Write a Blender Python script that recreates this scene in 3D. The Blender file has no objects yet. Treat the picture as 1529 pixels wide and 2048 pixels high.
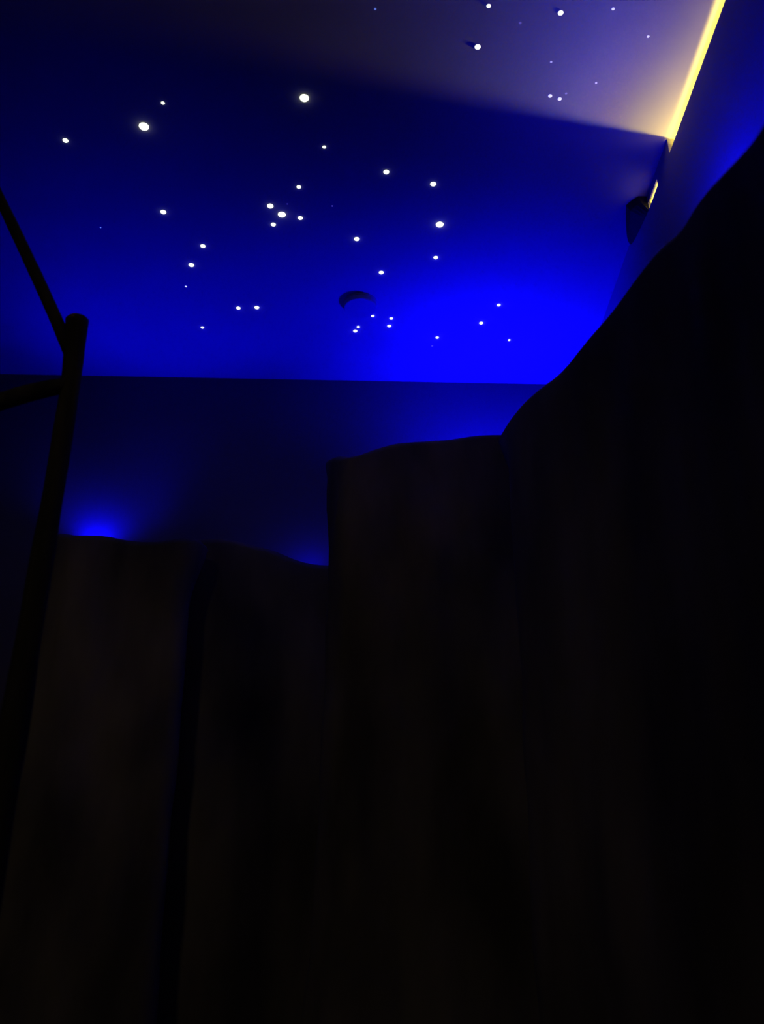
import bpy, bmesh, math, random
from mathutils import Vector, noise

# ------------------------------------------------------------------ camera, world, exposure
FPX, PW, PH = 1847.0, 1529.0, 2048.0
PITCH = math.radians(25.0)
CAM_Z, CEIL_Z = 1.6, 3.6
scene = bpy.context.scene
COL = scene.collection

cam_data = bpy.data.cameras.new('camera')
cam = bpy.data.objects.new('camera', cam_data)
COL.objects.link(cam)
cam.location = (0, 0, CAM_Z)
cam.rotation_euler = (math.pi / 2 + PITCH, 0, 0)
cam_data.sensor_fit = 'VERTICAL'
cam_data.sensor_height = 24.0
cam_data.lens = 24.0 * FPX / PH
cam_data.clip_start = 0.02
cam_data.dof.use_dof = True
cam_data.dof.focus_distance = 2.75
cam_data.dof.aperture_fstop = 1.8
scene.camera = cam

scene.view_settings.view_transform = 'Standard'
scene.view_settings.look = 'None'
scene.view_settings.exposure = 0.0
scene.view_settings.gamma = 1.0
scene.view_settings.use_curve_mapping = False

world = bpy.data.worlds.new('night')
scene.world = world
world.use_nodes = True
world.node_tree.nodes['Background'].inputs[0].default_value = (0, 0, 0, 1)
world.node_tree.nodes['Background'].inputs[1].default_value = 0.0

BLUE = (0.002, 0.001, 1.0)
LAMP_BLUE_MID = 92.0      # behind the middle and right rocks
LAMP_BLUE_RIGHT = 15.0     # in the trough beside the right wall
LAMP_BLUE_LEFT = 9.0      # behind the left rock, close to the wall
LAMP_WARM = 76.0           # bulb in the neighbouring room
LAMP_UPLIGHT = 160.0        # second warm lamp lower in the neighbouring room
LAMP_FILL = 14.0       # faint added fill behind the viewer


def at(px, py, y=None, z=None):
    """Point seen at a photograph pixel, at distance y in front of the viewer or at height z."""
    cx, cy = (px - PW / 2) / FPX, (PH / 2 - py) / FPX
    d = Vector((cx, math.cos(PITCH) - cy * math.sin(PITCH), math.sin(PITCH) + cy * math.cos(PITCH)))
    t = (y / d.y) if y is not None else ((z - CAM_Z) / d.z)
    return Vector((0, 0, CAM_Z)) + d * t


# ------------------------------------------------------------------ helpers
def tag(o, label=None, cat=None, group=None, kind=None):
    if label: o['label'] = label
    if cat: o['category'] = cat
    if group: o['group'] = group
    if kind: o['kind'] = kind
    return o


def empty(name, loc):
    o = bpy.data.objects.new(name, None)
    o.empty_display_size = 0.05
    COL.objects.link(o)
    o.location = loc
    return o


def obj(name, bm, mat, parent=None, smooth=False):
    me = bpy.data.meshes.new(name)
    bmesh.ops.recalc_face_normals(bm, faces=bm.faces)
    bm.to_mesh(me)
    bm.free()
    if smooth:
        for p in me.polygons:
            p.use_smooth = True
    me.materials.append(mat)
    o = bpy.data.objects.new(name, me)
    COL.objects.link(o)
    if parent:
        o.parent = parent
    return o


def box_bm(x0, y0, z0, x1, y1, z1, bm=None, bevel=0.0):
    b = bmesh.new()
    bmesh.ops.create_cube(b, size=1.0)
    for v in b.verts:
        v.co = Vector((x0 + (v.co.x + .5) * (x1 - x0), y0 + (v.co.y + .5) * (y1 - y0), z0 + (v.co.z + .5) * (z1 - z0)))
    if bevel:
        bmesh.ops.bevel(b, geom=b.edges[:], offset=bevel, segments=2, affect='EDGES')
    if bm is None:
        return b
    me = bpy.data.meshes.new('tmp')
    b.to_mesh(me); b.free()
    bm.from_mesh(me)
    bpy.data.meshes.remove(me)
    return bm


def prism_bm(plan, z0, z1):
    bm = bmesh.new()
    lo = [bm.verts.new((x, y, z0)) for x, y in plan]
    hi = [bm.verts.new((x, y, z1)) for x, y in plan]
    bm.faces.new(lo); bm.faces.new(hi)
    n = len(plan)
    for i in range(n):
        bm.faces.new((lo[i], lo[(i + 1) % n], hi[(i + 1) % n], hi[i]))
    return bm


def lathe_bm(profile, seg=32):
    """profile: (radius, z) from axis to axis."""
    bm = bmesh.new()
    rings = []
    for r, z in profile:
        if r < 1e-6:
            rings.append([bm.verts.new((0, 0, z))])
        else:
            rings.append([bm.verts.new((r * math.cos(2 * math.pi * k / seg), r * math.sin(2 * math.pi * k / seg), z)) for k in range(seg)])
    for a, b in zip(rings, rings[1:]):
        for k in range(seg):
            k2 = (k + 1) % seg
            if len(a) == 1 and len(b) == 1: continue
            if len(a) == 1: bm.faces.new((a[0], b[k], b[k2]))
            elif len(b) == 1: bm.faces.new((a[k], a[k2], b[0]))
            else: bm.faces.new((a[k], a[k2], b[k2], b[k]))
    return bm


def limb_bm(pts, radii, seg=20, wob=0.06, seed=0.0, step=0.02):
    """Round wooden limb along a polyline, slightly knotty, with closed sawn ends."""
    P, R = [], []
    for i in range(len(pts) - 1):
        a, b = Vector(pts[i]), Vector(pts[i + 1])
        n = max(2, int((b - a).length / step))
        for k in range(n):
            f = k / n
            P.append(a.lerp(b, f)); R.append(radii[i] * (1 - f) + radii[i + 1] * f)
    P.append(Vector(pts[-1])); R.append(radii[-1])
    # smooth the bends
    for _ in range(6):
        P = [P[0]] + [(P[i - 1] + P[i] * 2 + P[i + 1]) / 4 for i in range(1, len(P) - 1)] + [P[-1]]
    bm = bmesh.new()
    rings = []
    ref = Vector((0.3, 1, 0.2)).normalized()
    for i, (p, r) in enumerate(zip(P, R)):
        d = (P[min(i + 1, len(P) - 1)] - P[max(i - 1, 0)]).normalized()
        u = d.cross(ref).normalized(); v = d.cross(u)
        ring = []
        for k in range(seg):
            a = 2 * math.pi * k / seg
            n_ = noise.noise(Vector((math.cos(a) * 1.3 + seed, math.sin(a) * 1.3, i * step * 6)))
            n2 = noise.noise(Vector((math.cos(a) * 5 + seed, math.sin(a) * 5, i * step * 3)))
            rr = r * (1 + wob * n_ * 1.6 + wob * n2 * 0.7)
            ring.append(bm.verts.new(p + (u * math.cos(a) + v * math.sin(a)) * rr))
        rings.append(ring)
    for a, b in zip(rings, rings[1:]):
        for k in range(seg):
            bm.faces.new((a[k], a[(k + 1) % seg], b[(k + 1) % seg], b[k]))
    bm.faces.new(rings[0]); bm.faces.new(rings[-1])
    return bm


# ------------------------------------------------------------------ materials
def mat_noise(name, c1, c2, scale=6.0, rough=0.9, bump=0.0, stretch=(1, 1, 1), detail=6):
    m = bpy.data.materials.new(name)
    m.use_nodes = True
    nt = m.node_tree
    b = nt.nodes['Principled BSDF']
    b.inputs['Roughness'].default_value = rough
    b.inputs['Specular IOR Level'].default_value = 0.15
    tc = nt.nodes.new('ShaderNodeTexCoord')
    mp = nt.nodes.new('ShaderNodeMapping')
    mp.inputs['Scale'].default_value = stretch
    n = nt.nodes.new('ShaderNodeTexNoise')
    n.inputs['Scale'].default_value = scale
    n.inputs['Detail'].default_value = detail
    r = nt.nodes.new('ShaderNodeValToRGB')
    r.color_ramp.elements[0].position = 0.35
    r.color_ramp.elements[0].color = (*c1, 1)
    r.color_ramp.elements[1].position = 0.65
    r.color_ramp.elements[1].color = (*c2, 1)
    nt.links.new(tc.outputs['Object'], mp.inputs['Vector'])
    nt.links.new(mp.outputs['Vector'], n.inputs['Vector'])
    nt.links.new(n.outputs['Fac'], r.inputs['Fac'])
    nt.links.new(r.outputs['Color'], b.inputs['Base Color'])
    if bump:
        bp = nt.nodes.new('ShaderNodeBump')
        bp.inputs['Strength'].default_value = bump
        bp.inputs['Distance'].default_value = 0.01
        nt.links.new(n.outputs['Fac'], bp.inputs['Height'])
        nt.links.new(bp.outputs['Normal'], b.inputs['Normal'])
    return m


def mat_emit(name, col, strength):
    m = bpy.data.materials.new(name)
    m.use_nodes = True
    nt = m.node_tree
    b = nt.nodes['Principled BSDF']
    b.inputs['Base Color'].default_value = (0.6, 0.6, 0.6, 1)
    b.inputs['Emission Color'].default_value = (*col, 1)
    b.inputs['Emission Strength'].default_value = strength
    return m


M_CEIL = mat_noise('painted_ceiling', (0.24, 0.215, 0.28), (0.28, 0.25, 0.32), 2.2, 0.95, 0.05)
M_WALL = mat_noise('dark_painted_wall', (0.082, 0.072, 0.10), (0.10, 0.088, 0.118), 2.0, 0.95, 0.05)
M_SIDE = mat_noise('side_wall_paint', (0.16, 0.145, 0.25), (0.19, 0.17, 0.29), 2.0, 0.95, 0.05)
M_NEXT = mat_noise('neighbour_room_paint', (0.62, 0.55, 0.42), (0.7, 0.62, 0.5), 2.0, 0.9, 0.05)
M_FLOOR = mat_noise('concrete', (0.06, 0.055, 0.05), (0.10, 0.09, 0.08), 5.0, 0.8, 0.1)
M_ROCK = mat_noise('sculpted_rock', (0.055, 0.045, 0.035), (0.17, 0.14, 0.10), 4.0, 0.95, 0.5, (1, 1, 0.35))
M_WOOD = mat_noise('weathered_wood', (0.015, 0.012, 0.01), (0.032, 0.025, 0.019), 12.0, 0.9, 0.4, (3, 3, 0.4))
M_SAWN = mat_noise('sawn_wood', (0.30, 0.16, 0.10), (0.42, 0.24, 0.15), 30.0, 0.9, 0.2)
M_BLACK = mat_noise('black_metal', (0.012, 0.012, 0.012), (0.02, 0.02, 0.02), 20.0, 0.6)
M_DETECT = mat_noise('blue_painted_plastic', (0.24, 0.215, 0.28), (0.28, 0.25, 0.32), 9.0, 0.7)
M_BAFFLE = mat_noise('dark_baffle', (0.05, 0.045, 0.06), (0.07, 0.06, 0.08), 9.0, 0.9)

# ------------------------------------------------------------------ the room
WX = 0.783                       # inner face of the right wall
GAP = 0.052                      # open slot between that wall and the ceiling
YF = -1.6
bl, br = at(0, 748, z=CEIL_Z), at(1070, 768, z=CEIL_Z)
slope = (br.y - bl.y) / (br.x - bl.x)


def back_y(x):
    return bl.y + slope * (x - bl.x)


XL, XR = -2.1, 2.4
tag(obj('ceiling', box_bm(XL, YF, CEIL_Z, XR, back_y(XR) + 0.3, CEIL_Z + 0.08), M_CEIL), kind='structure')
tag(obj('floor', box_bm(XL, YF, -0.06, XR, back_y(XR) + 0.3, 0), M_FLOOR), kind='structure')
tag(obj('wall_back', prism_bm([(XL - .1, back_y(XL - .1)), (XR, back_y(XR)), (XR, back_y(XR) + .1), (XL - .1, back_y(XL - .1) + .1)], 0, CEIL_Z), M_WALL), kind='structure')
tag(obj('wall_left', box_bm(XL - .1, YF, 0, XL, back_y(XL), CEIL_Z), M_WALL), kind='structure')
tag(obj('wall_front', box_bm(XL - .1, YF - .1, 0, XR, YF, CEIL_Z), M_WALL), kind='structure')
tag(obj('wall_right', box_bm(WX, YF, 0, WX + .02, back_y(WX), CEIL_Z - GAP), M_SIDE), kind='structure')
tag(obj('wall_far', box_bm(XR, YF, 0, XR + .1, back_y(XR), CEIL_Z), M_NEXT), kind='structure')
# timber blocks that close the slot on both sides of the small lower opening
y1 = at(1335, 278, z=CEIL_Z).y
y2 = at(1310, 370, z=CEIL_Z - GAP).y
y3 = at(1296, 418, z=CEIL_Z - GAP).y
bm = box_bm(WX, y1, CEIL_Z - GAP, WX + .02, y2, CEIL_Z)
box_bm(WX, y2, CEIL_Z - GAP + .024, WX + .02, y3, CEIL_Z, bm)
box_bm(WX, y3, CEIL_Z - GAP, WX + .02, back_y(WX), CEIL_Z, bm)
tag(obj('trim_1', bm, M_SIDE), kind='structure')
# added unseen baffle, keeps the bulb's light out of the short opening
tag(obj('light_baffle', box_bm(WX + .02, y1 + .075, CEIL_Z - .42, XR, y1 + .10, CEIL_Z), M_BAFFLE), kind='structure')


# ------------------------------------------------------------------ lamps of the place, and added ones
def lamp(name, loc, aim, power, color, label, cat, kind='POINT', radius=0.03, spot=None, arm=None):
    root = empty(name, loc)
    tag(root, label, cat)
    obj('base', lathe_bm([(0, -0.05), (0.035, -0.05), (0.04, -0.045), (0.04, -0.035), (0.012, -0.03), (0.012, -0.02), (0, -0.02)], 20), M_BLACK, root)
    obj('reflector', lathe_bm([(0.0, -0.022), (0.03, -0.02), (0.045, 0.0), (0.042, 0.0), (0.028, -0.016), (0, -0.017)], 24), M_BLACK, root)
    if arm:
        obj('wall_arm', box_bm(0.0, -0.012, -0.048, arm - loc[0] - 0.001, 0.012, -0.036), M_BLACK, root)
    else:
        obj('stand', lathe_bm([(0, -0.045), (0.011, -0.045), (0.012, 0.02 - loc[2]), (0.038, 0.012 - loc[2]), (0.04, -loc[2]), (0, -loc[2])], 20), M_BLACK, root)
    L = bpy.data.lights.new(name + '_light', kind)
    L.energy = power; L.color = color; L.shadow_soft_size = radius
    if spot:
        L.spot_size = math.radians(spot); L.spot_blend = 1.0
    lo = bpy.data.objects.new(name + '_light', L)
    COL.objects.link(lo); lo.parent = root
    lo.location = (0, 0, 0.03)
    if aim is not None:
        d = Vector(aim) - Vector(loc)
        lo.rotation_euler = d.to_track_quat('-Z', 'Y').to_euler()
    return root


lamp('flood_light', (0.42, 2.88, 2.92), (0.42, 2.92, 3.6), LAMP_BLUE_MID, BLUE,
     'blue flood light hidden behind the middle rock, shining on the ceiling', 'flood light', kind='SPOT', radius=0.05, spot=145)
lamp('flood_light', (0.665, 1.62, 2.93), (0.79, 1.42, 3.5), LAMP_BLUE_RIGHT, BLUE,
     'blue flood light hidden behind the right rock beside the wall', 'flood light', kind='SPOT', radius=0.04, spot=145, arm=WX)
pl = at(175, 1108, y=2.98)
lamp('flood_light', (pl.x, back_y(pl.x) - 0.05, pl.z), (pl.x + .1, back_y(pl.x) - .03, CEIL_Z), LAMP_BLUE_LEFT * 1.1, BLUE,
     'blue flood light hidden behind the left rock, close to the back wall', 'flood light', kind='SPOT', radius=0.02, spot=150)

pl = at(300, 1130, y=2.995)  # added unseen lamp that brightens the left part of the ceiling
lamp('flood_light', pl, (pl.x, pl.y - .45, CEIL_Z), LAMP_BLUE_LEFT * 2.8, BLUE,
     'narrow blue flood light added behind the left rock to brighten the ceiling', 'flood light', kind='SPOT', radius=0.02, spot=92)
pl = at(628, 1165, y=2.98)
lamp('flood_light', (pl.x, back_y(pl.x) - 0.06, pl.z), (pl.x - .3, back_y(pl.x) - .08, CEIL_Z), LAMP_BLUE_LEFT * 0.2, BLUE,
     'blue flood light hidden behind the low recessed rock', 'flood light', kind='SPOT', radius=0.02, spot=150)

# bulb of the neighbouring room, seen only through the slot
bulb = empty('light_bulb', (0.99, 1.912, CEIL_Z - 0.024))
tag(bulb, 'warm yellow bulb hanging beyond the right wall near the ceiling', 'light bulb')
obj('socket', lathe_bm([(0, 0.0235), (0.02, 0.0235), (0.02, 0.016), (0.0, 0.016)], 16), M_BLACK, bulb)
L = bpy.data.lights.new('bulb_light', 'POINT')
L.energy = LAMP_WARM; L.color = (1.0, 0.80, 0.12); L.shadow_soft_size = 0.014
lo = bpy.data.objects.new('bulb_light', L); COL.objects.link(lo); lo.parent = bulb

for loc, power, label in (((0.99, 1.45, 2.95), LAMP_UPLIGHT, 'warm uplight hidden beyond the right wall under the long yellow slot'),
                          ((0.93, 2.06, 3.15), LAMP_UPLIGHT * 2.5, 'small warm uplight added beyond the right wall under the short yellow opening')):  # second one added so the short opening glows despite the baffle
    up = empty('uplight', loc)
    tag(up, label, 'uplight')
    obj('bowl', lathe_bm([(0, -0.05), (0.03, -0.045), (0.06, -0.01), (0.062, 0.0), (0.057, 0.0), (0.03, -0.035), (0, -0.04)], 24), M_BLACK, up, True)
    obj('wall_arm', box_bm(WX + .021 - loc[0], -0.012, -0.05, 0.0, 0.012, -0.04), M_BLACK, up)
    L = bpy.data.lights.new('uplight_light', 'POINT')
    L.energy = power; L.color = (1.0, 0.82, 0.06); L.shadow_soft_size = 0.12
    lo = bpy.data.objects.new('uplight_light', L); COL.objects.link(lo); lo.parent = up; lo.location = (0, 0, 0.04)

lamp('fill_light', (-1.2, -0.9, 3.3), (-0.7, 2.6, 1.2), LAMP_FILL, (1.0, 0.86, 0.55),
     'faint warm fill light added behind the viewer to lift the rocks', 'fill_light', kind='SPOT', radius=0.15, spot=70)  # unseen fill lamp, added to lift the dark rock faces


# ------------------------------------------------------------------ rocks
def rock(name, sil, label, thick=0.2, seed=0.0, amp=0.035, batter=0.10, step=0.02, near=1.0):
    """Free-standing sculpted rock wall. sil: (px, py, distance) along its top edge."""
    pts = [at(px, py, y=d * near) for px, py, d in sil]
    dense = []
    for a, b in zip(pts, pts[1:]):
        n = max(1, int((b - a).length / step))
        for k in range(n):
            dense.append(a.lerp(b, k / n))
    dense.append(pts[-1])
    for _ in range(2):
        dense = [dense[0]] + [(dense[i - 1] + dense[i] * 2 + dense[i + 1]) / 4 for i in range(1, len(dense) - 1)] + [dense[-1]]
    bm = bmesh.new()
    rings = []
    N = len(dense)
    for i, p in enumerate(dense):
        a, b = dense[max(i - 4, 0)], dense[min(i + 4, N - 1)]
        t = Vector((b.x - a.x, b.y - a.y, 0)).normalized()
        out = Vector((t.y, -t.x, 0))            # towards the viewer's side
        base = Vector((p.x, p.y, 0))
        ring = []
        nz = 56
        for k in range(nz + 1):                 # front face, floor to the lip
            f = k / nz
            z = (p.z - 0.03) * f
            lean = batter * (1 - f) ** 1.3
            ring.append((base + out * (lean - 0.0) + Vector((0, 0, z)), 1.0 if f < 0.94 else max(0.0, (1 - f) / 0.06)))
        for k in range(1, 7):                   # rounded lip
            g = math.pi / 2 * k / 6
            ring.append((base + out * (-0.05 * (1 - math.cos(g))) + Vector((0, 0, p.z - 0.03 + 0.03 * math.sin(g))), 0.0))
        ring.append((base - out * (thick * 0.6) + Vector((0, 0, p.z - 0.02)), 0.4))
        ring.append((base - out * thick + Vector((0, 0, p.z - 0.08)), 0.6))
        for k in range(1, 9):
            ring.append((base - out * thick + Vector((0, 0, (p.z - 0.08) * (1 - k / 8))), 0.6))
        row = []
        for q, w in ring:
            s = Vector((q.x * 2.6 + seed, q.y * 2.6, q.z * 0.9))
            n1 = noise.fractal(s, 0.9, 2.1, 4)
            n2 = noise.fractal(s * 4.0, 0.9, 2.0, 3)
            e = math.sin(min(1.0, max(0.0, i / 8.0)) * math.pi / 2) if i < 8 else (math.sin((N - 1 - i) / 8.0 * math.pi / 2) if N - 1 - i < 8 else 1.0)
            o_ = out * ((n1 * amp + n2 * amp * 0.28) * w - (1 - e) * 0.05 * min(1, w))
            row.append(bm.verts.new(q + o_))
        rings.append(row)
    m = len(rings[0])
    for a, b in zip(rings, rings[1:]):
        for k in range(m - 1):
            bm.faces.new((a[k], a[k + 1], b[k + 1], b[k]))
        bm.faces.new((a[m - 1], a[0], b[0], b[m - 1]))
    bm.faces.new(rings[0]); bm.faces.new(rings[-1])
    o = obj(name, bm, M_ROCK, None, True)
    return tag(o, label, 'rock')


rock('rock', [(84, 1070, 2.72), (100, 1061, 2.66), (117, 1059, 2.63), (140, 1063, 2.61), (150, 1064, 2.6), (160, 1061, 2.6), (210, 1063, 2.6), (250, 1073, 2.6),
              (300, 1076, 2.6), (340, 1072, 2.6), (385, 1066, 2.6), (405, 1072, 2.63), (418, 1085, 2.7)],
     'brownish rock wall standing behind the wooden pole, lit blue from behind its top', 0.2, 3.1)
rock('rock', [(345, 1084, 2.845), (395, 1070, 2.80), (430, 1069, 2.80), (480, 1075, 2.80), (510, 1084, 2.80), (545, 1092, 2.80), (575, 1106, 2.80),
              (605, 1118, 2.80), (640, 1123, 2.80), (720, 1123, 2.80)],
     'dark recessed rock sloping down beside the flat-topped middle rock', 0.07, 7.7, 0.012, 0.02)
rock('rock', [(652, 914, 2.62), (662, 908, 2.50), (690, 906, 2.42), (710, 904, 2.42), (745, 892, 2.44), (795, 877, 2.46), (860, 873, 2.48),
              (905, 870, 2.50), (955, 861, 2.50), (1000, 860, 2.50), (1060, 862, 2.50), (1130, 866, 2.50)],
     'flat-topped middle rock between the low recessed rock and the tall right slope', 0.16, 12.4, 0.035)
rock('rock', [(996, 864, 2.42), (1008, 843, 2.30), (1022, 820, 2.24), (1048, 790, 2.16), (1078, 764, 2.08), (1110, 741, 2.0),
              (1133, 717, 1.95), (1152, 690, 1.90), (1178, 658, 1.84), (1200, 634, 1.79), (1222, 607, 1.74), (1245, 574, 1.68), (1262, 550, 1.63),
              (1290, 512, 1.57), (1318, 480, 1.51), (1345, 460, 1.45), (1366, 433, 1.40), (1384, 398, 1.35), (1406, 368, 1.30), (1436, 335, 1.22),
              (1468, 300, 1.14), (1496, 268, 1.07), (1512, 240, 1.02), (1529, 214, 0.97), (1580, 140, 0.85), (1680, 0, 0.62), (1900, -260, 0.25)],
     'tall dark rock slope rising along the right wall', 0.10, 21.9, 0.02, 0.02, near=0.92)

# ------------------------------------------------------------------ wooden pole with branches
PY = 1.6
top = at(153, 634, y=PY)
pole = empty('wooden_pole', (top.x, top.y, 0))
tag(pole, 'upright rough wooden pole with sawn-off top and two slanting branches', 'wooden pole')


def rel(v):
    return v - Vector((top.x, top.y, 0))


bx = at(20, 1500, y=PY)
foot = Vector((top.x + (bx.x - top.x) * 1.0, top.y, 0))
obj('trunk', limb_bm([rel(foot), rel(at(20, 1500, y=PY)), rel(at(96, 1050, y=PY)), rel(at(143, 760, y=PY)), rel(at(149, 690, y=PY)), rel(at(155, 640, y=PY))],
                     [0.028, 0.025, 0.020, 0.020, 0.021, 0.0235], seed=2.0), M_WOOD, pole, True)
t2 = rel(at(155, 640, y=PY))
cap = lathe_bm([(0, 0.006), (0.016, 0.006), (0.0215, 0.001), (0.022, -0.006), (0, -0.006)], 24)
bmesh.ops.translate(cap, vec=t2, verts=cap.verts)
tag(obj('sawn_end', cap, M_SAWN, pole), 'paler reddish sawn end of the pole')
obj('branch', limb_bm([rel(at(142, 712, y=PY)), rel(at(118, 650, y=PY - .01)), rel(at(70, 545, y=PY - .03)), rel(at(30, 460, y=PY - .05)), rel(at(-6, 385, y=PY - .06)), rel(at(-110, 150, y=PY - .08))],
                      [0.013, 0.0135, 0.0135, 0.0125, 0.011, 0.008], seed=5.0), M_WOOD, pole, True)
obj('branch', limb_bm([rel(at(140, 768, y=PY)), rel(at(100, 775, y=PY - .02)), rel(at(40, 790, y=PY - .05)), rel(at(-20, 810, y=PY - .07)), rel(at(-140, 855, y=PY - .1))],
                      [0.015, 0.017, 0.018, 0.017, 0.012], seed=9.0), M_WOOD, pole, True)

# ------------------------------------------------------------------ black wedge shaped as the shadow in the ceiling corner
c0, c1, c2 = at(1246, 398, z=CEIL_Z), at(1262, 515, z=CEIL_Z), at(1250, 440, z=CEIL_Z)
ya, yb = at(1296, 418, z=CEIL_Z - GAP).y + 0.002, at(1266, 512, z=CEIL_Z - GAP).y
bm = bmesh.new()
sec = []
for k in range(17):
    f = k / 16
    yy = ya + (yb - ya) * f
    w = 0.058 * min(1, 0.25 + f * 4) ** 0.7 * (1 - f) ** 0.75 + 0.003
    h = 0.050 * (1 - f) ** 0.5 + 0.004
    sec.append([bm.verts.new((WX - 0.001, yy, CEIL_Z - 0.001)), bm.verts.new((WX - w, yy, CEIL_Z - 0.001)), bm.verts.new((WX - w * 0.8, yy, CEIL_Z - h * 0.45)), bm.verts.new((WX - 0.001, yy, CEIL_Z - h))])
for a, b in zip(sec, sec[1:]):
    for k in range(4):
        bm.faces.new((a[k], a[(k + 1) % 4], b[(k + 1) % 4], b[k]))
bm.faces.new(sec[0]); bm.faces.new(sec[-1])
tag(obj('corner_shadow', bm, M_BLACK), 'small black wedge modelled as the shadow in the ceiling corner below the yellow glow', 'shadow_wedge')

# ------------------------------------------------------------------ smoke detector
dc = at(721, 606, z=CEIL_Z)
det = empty('smoke_detector', dc)
tag(det, 'round smoke detector painted blue like the ceiling it is fixed to', 'smoke detector')
obj('base', lathe_bm([(0, -0.0005), (0.058, -0.0005), (0.058, -0.006), (0, -0.006)], 48), M_DETECT, det)
obj('cover', lathe_bm([(0, -0.005), (0.056, -0.005), (0.056, -0.020), (0.054, -0.023), (0, -0.024)], 48), M_DETECT, det)

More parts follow.
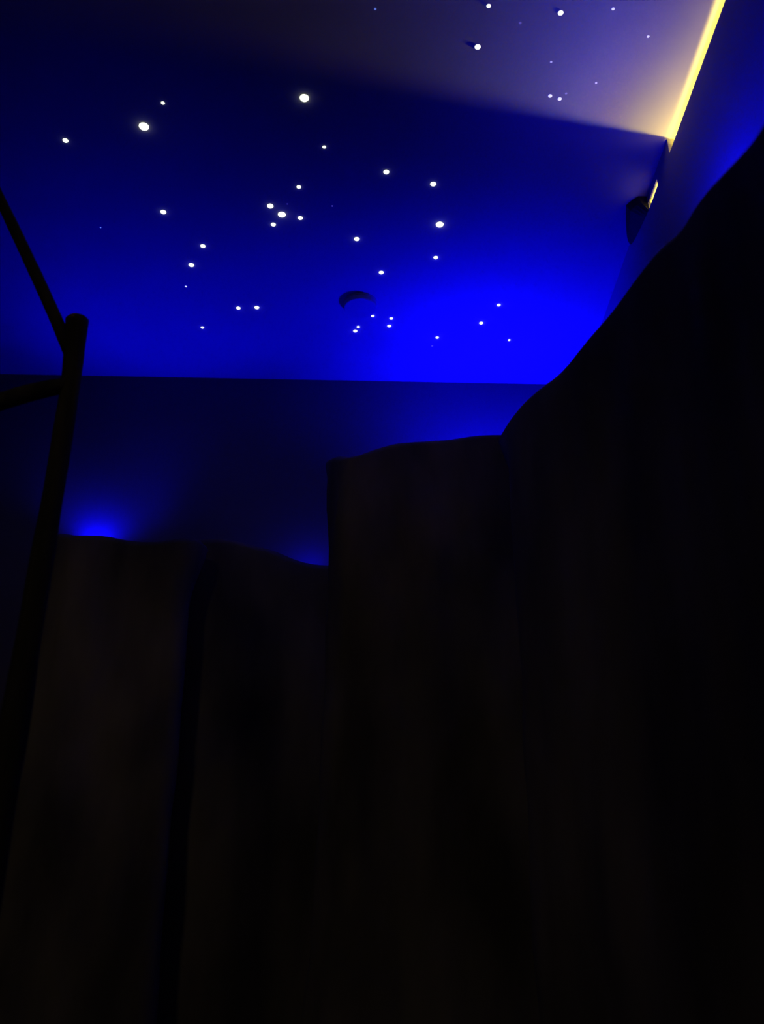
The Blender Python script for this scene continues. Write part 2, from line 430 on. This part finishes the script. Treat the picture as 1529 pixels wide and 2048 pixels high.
# ------------------------------------------------------------------ star lights in the ceiling
WARMW = mat_emit('star_glow', (0.90, 1.0, 0.66), 2.2)
BIGW = mat_emit('bright_star_glow', (0.90, 1.0, 0.66), 4.0)
DIMB = mat_emit('dim_blue_star_glow', (0.14, 0.28, 1.0), 0.8)
DIMW = mat_emit('dim_white_star_glow', (0.65, 0.68, 1.0), 1.2)
FAINT = mat_emit('faint_star_glow', (0.15, 0.12, 0.5), 0.35)
ST = [  # px, py, radius in photo pixels, material, what tells it apart
    (978, 12, 4.5, WARMW, 'small white star light at the top edge, just left of the mauve glow'),
    (1122, 26, 5.5, WARMW, 'white star light in the edge of the mauve glow, brightest one there'),
    (956, 94, 6.0, WARMW, 'lone white star light on dark ceiling, left of the mauve glow'),
    (751, 18, 3.0, DIMB, 'tiny dim blue star light at the top middle of the ceiling'),
    (609, 196, 9.0, BIGW, 'very bright haloed star light on the upper middle ceiling, alone'),
    (288, 253, 9.8, BIGW, 'largest haloed star light, on the dark upper left ceiling'),
    (326, 206, 3.8, WARMW, 'small star light just above the largest haloed one'),
    (131, 281, 5.5, WARMW, 'white star light furthest left, nearest above the slanting branch'),
    (649, 294, 3.6, WARMW, 'small star light below the very bright haloed one in the upper middle'),
    (773, 344, 5.8, WARMW, 'white star light left of the upper end of the three-star column'),
    (867, 368, 6.0, WARMW, 'upper star light of the column of three right of centre'),
    (880, 449, 7.5, BIGW, 'bright star light in the middle of the column of three right of centre'),
    (872, 515, 4.5, WARMW, 'lower smaller star light of the column of three right of centre'),
    (598, 374, 4.5, WARMW, 'star light just above the tight central cluster of four'),
    (541, 412, 6.3, WARMW, 'upper left star light of the tight central cluster'),
    (564, 429, 7.5, BIGW, 'brightest star light, in the middle of the tight central cluster'),
    (547, 449, 5.0, WARMW, 'lowest star light of the tight central cluster'),
    (601, 436, 5.0, WARMW, 'right star light of the tight central cluster'),
    (327, 424, 5.8, WARMW, 'lone star light halfway between the largest haloed one and the lower left pair'),
    (406, 492, 5.0, WARMW, 'upper star light of the slanted pair left of centre'),
    (383, 530, 5.5, WARMW, 'lower star light of the slanted pair left of centre'),
    (372, 573, 2.6, DIMW, 'tiny dim star light just under the slanted pair left of centre'),
    (477, 616, 4.2, WARMW, 'left star light of the level pair low on the ceiling'),
    (514, 615, 4.6, WARMW, 'right star light of the level pair low on the ceiling'),
    (405, 655, 3.2, WARMW, 'small star light nearest the back wall on the left side'),
    (714, 478, 5.5, WARMW, 'lone star light straight above the smoke detector'),
    (763, 545, 4.8, WARMW, 'star light just above and right of the smoke detector'),
    (746, 632, 3.2, WARMW, 'small star light closest below the smoke detector'),
    (783, 637, 3.3, WARMW, 'upper star light of the right close pair below the smoke detector'),
    (779, 652, 3.8, WARMW, 'lower star light of the right close pair below the smoke detector'),
    (717, 654, 3.2, WARMW, 'upper smaller star light of the left close pair below the smoke detector'),
    (711, 662, 4.0, WARMW, 'lower larger star light of the left close pair below the smoke detector'),
    (875, 675, 3.2, WARMW, 'small star light nearest the back wall right of the detector'),
    (963, 646, 3.8, WARMW, 'middle star light of the line of three on the brightest blue ceiling'),
    (998, 610, 3.6, WARMW, 'upper star light of the line of three on the brightest blue ceiling'),
    (1019, 680, 2.5, WARMW, 'tiny lowest star light beside the big right rock slope'),
    (1101, 192, 4.5, DIMW, 'pale left star light of the dim pair beside the mauve glow'),
    (1120, 198, 4.5, DIMW, 'pale right star light of the dim pair beside the mauve glow'),
    (1133, 187, 3.0, FAINT, 'very faint star light just above the dim pair'),
    (1103, 124, 2.8, DIMW, 'tiny dim star light above the dim pair beside the mauve glow'),
    (1193, 166, 2.8, DIMW, 'tiny dim star light inside the mauve glow, lowest one there'),
    (1297, 73, 3.2, DIMW, 'tiny dim star light inside the mauve glow, nearest the yellow slot'),
    (1227, 18, 3.6, DIMW, 'dim star light inside the mauve glow at the top edge'),
    (1041, 46, 3.4, FAINT, 'faint smudged star light between the two upper white ones'),
    (201, 455, 2.2, DIMB, 'faint tiny star light left of the lone one above the lower left pair'),
    (575, 408, 2.4, FAINT, 'faint tiny star light between the upper stars of the central cluster'),
    (665, 412, 2.4, FAINT, 'faint tiny star light right of the tight central cluster'),
    (865, 692, 2.4, FAINT, 'faintest star light just under the small one near the back wall'),
]
unit = lathe_bm([(0, -0.75), (0.30, -0.70), (0.58, -0.55), (0.82, -0.32), (0.96, -0.10), (1.0, 0.0), (0, 0.0)], 20)
first = obj('star_light', unit, WARMW, None, True)
for i, (px, py, r, m, label) in enumerate(ST):
    if i == 0:
        o = first
    else:
        o = first.copy(); COL.objects.link(o)
    p = at(px, py, z=CEIL_Z)
    depth = (p.y * math.cos(PITCH) + (p.z - CAM_Z) * math.sin(PITCH))
    s = r * depth / FPX
    o.location = (p.x, p.y, CEIL_Z + 0.0002)
    o.scale = (s, s, s * (0.15 if m not in (WARMW, BIGW) else 0.25 if (px > 700 and py < 300) else 0.8))
    o.material_slots[0].link = 'OBJECT'
    o.material_slots[0].material = m
    tag(o, label, 'star light', 'star lights in the ceiling')
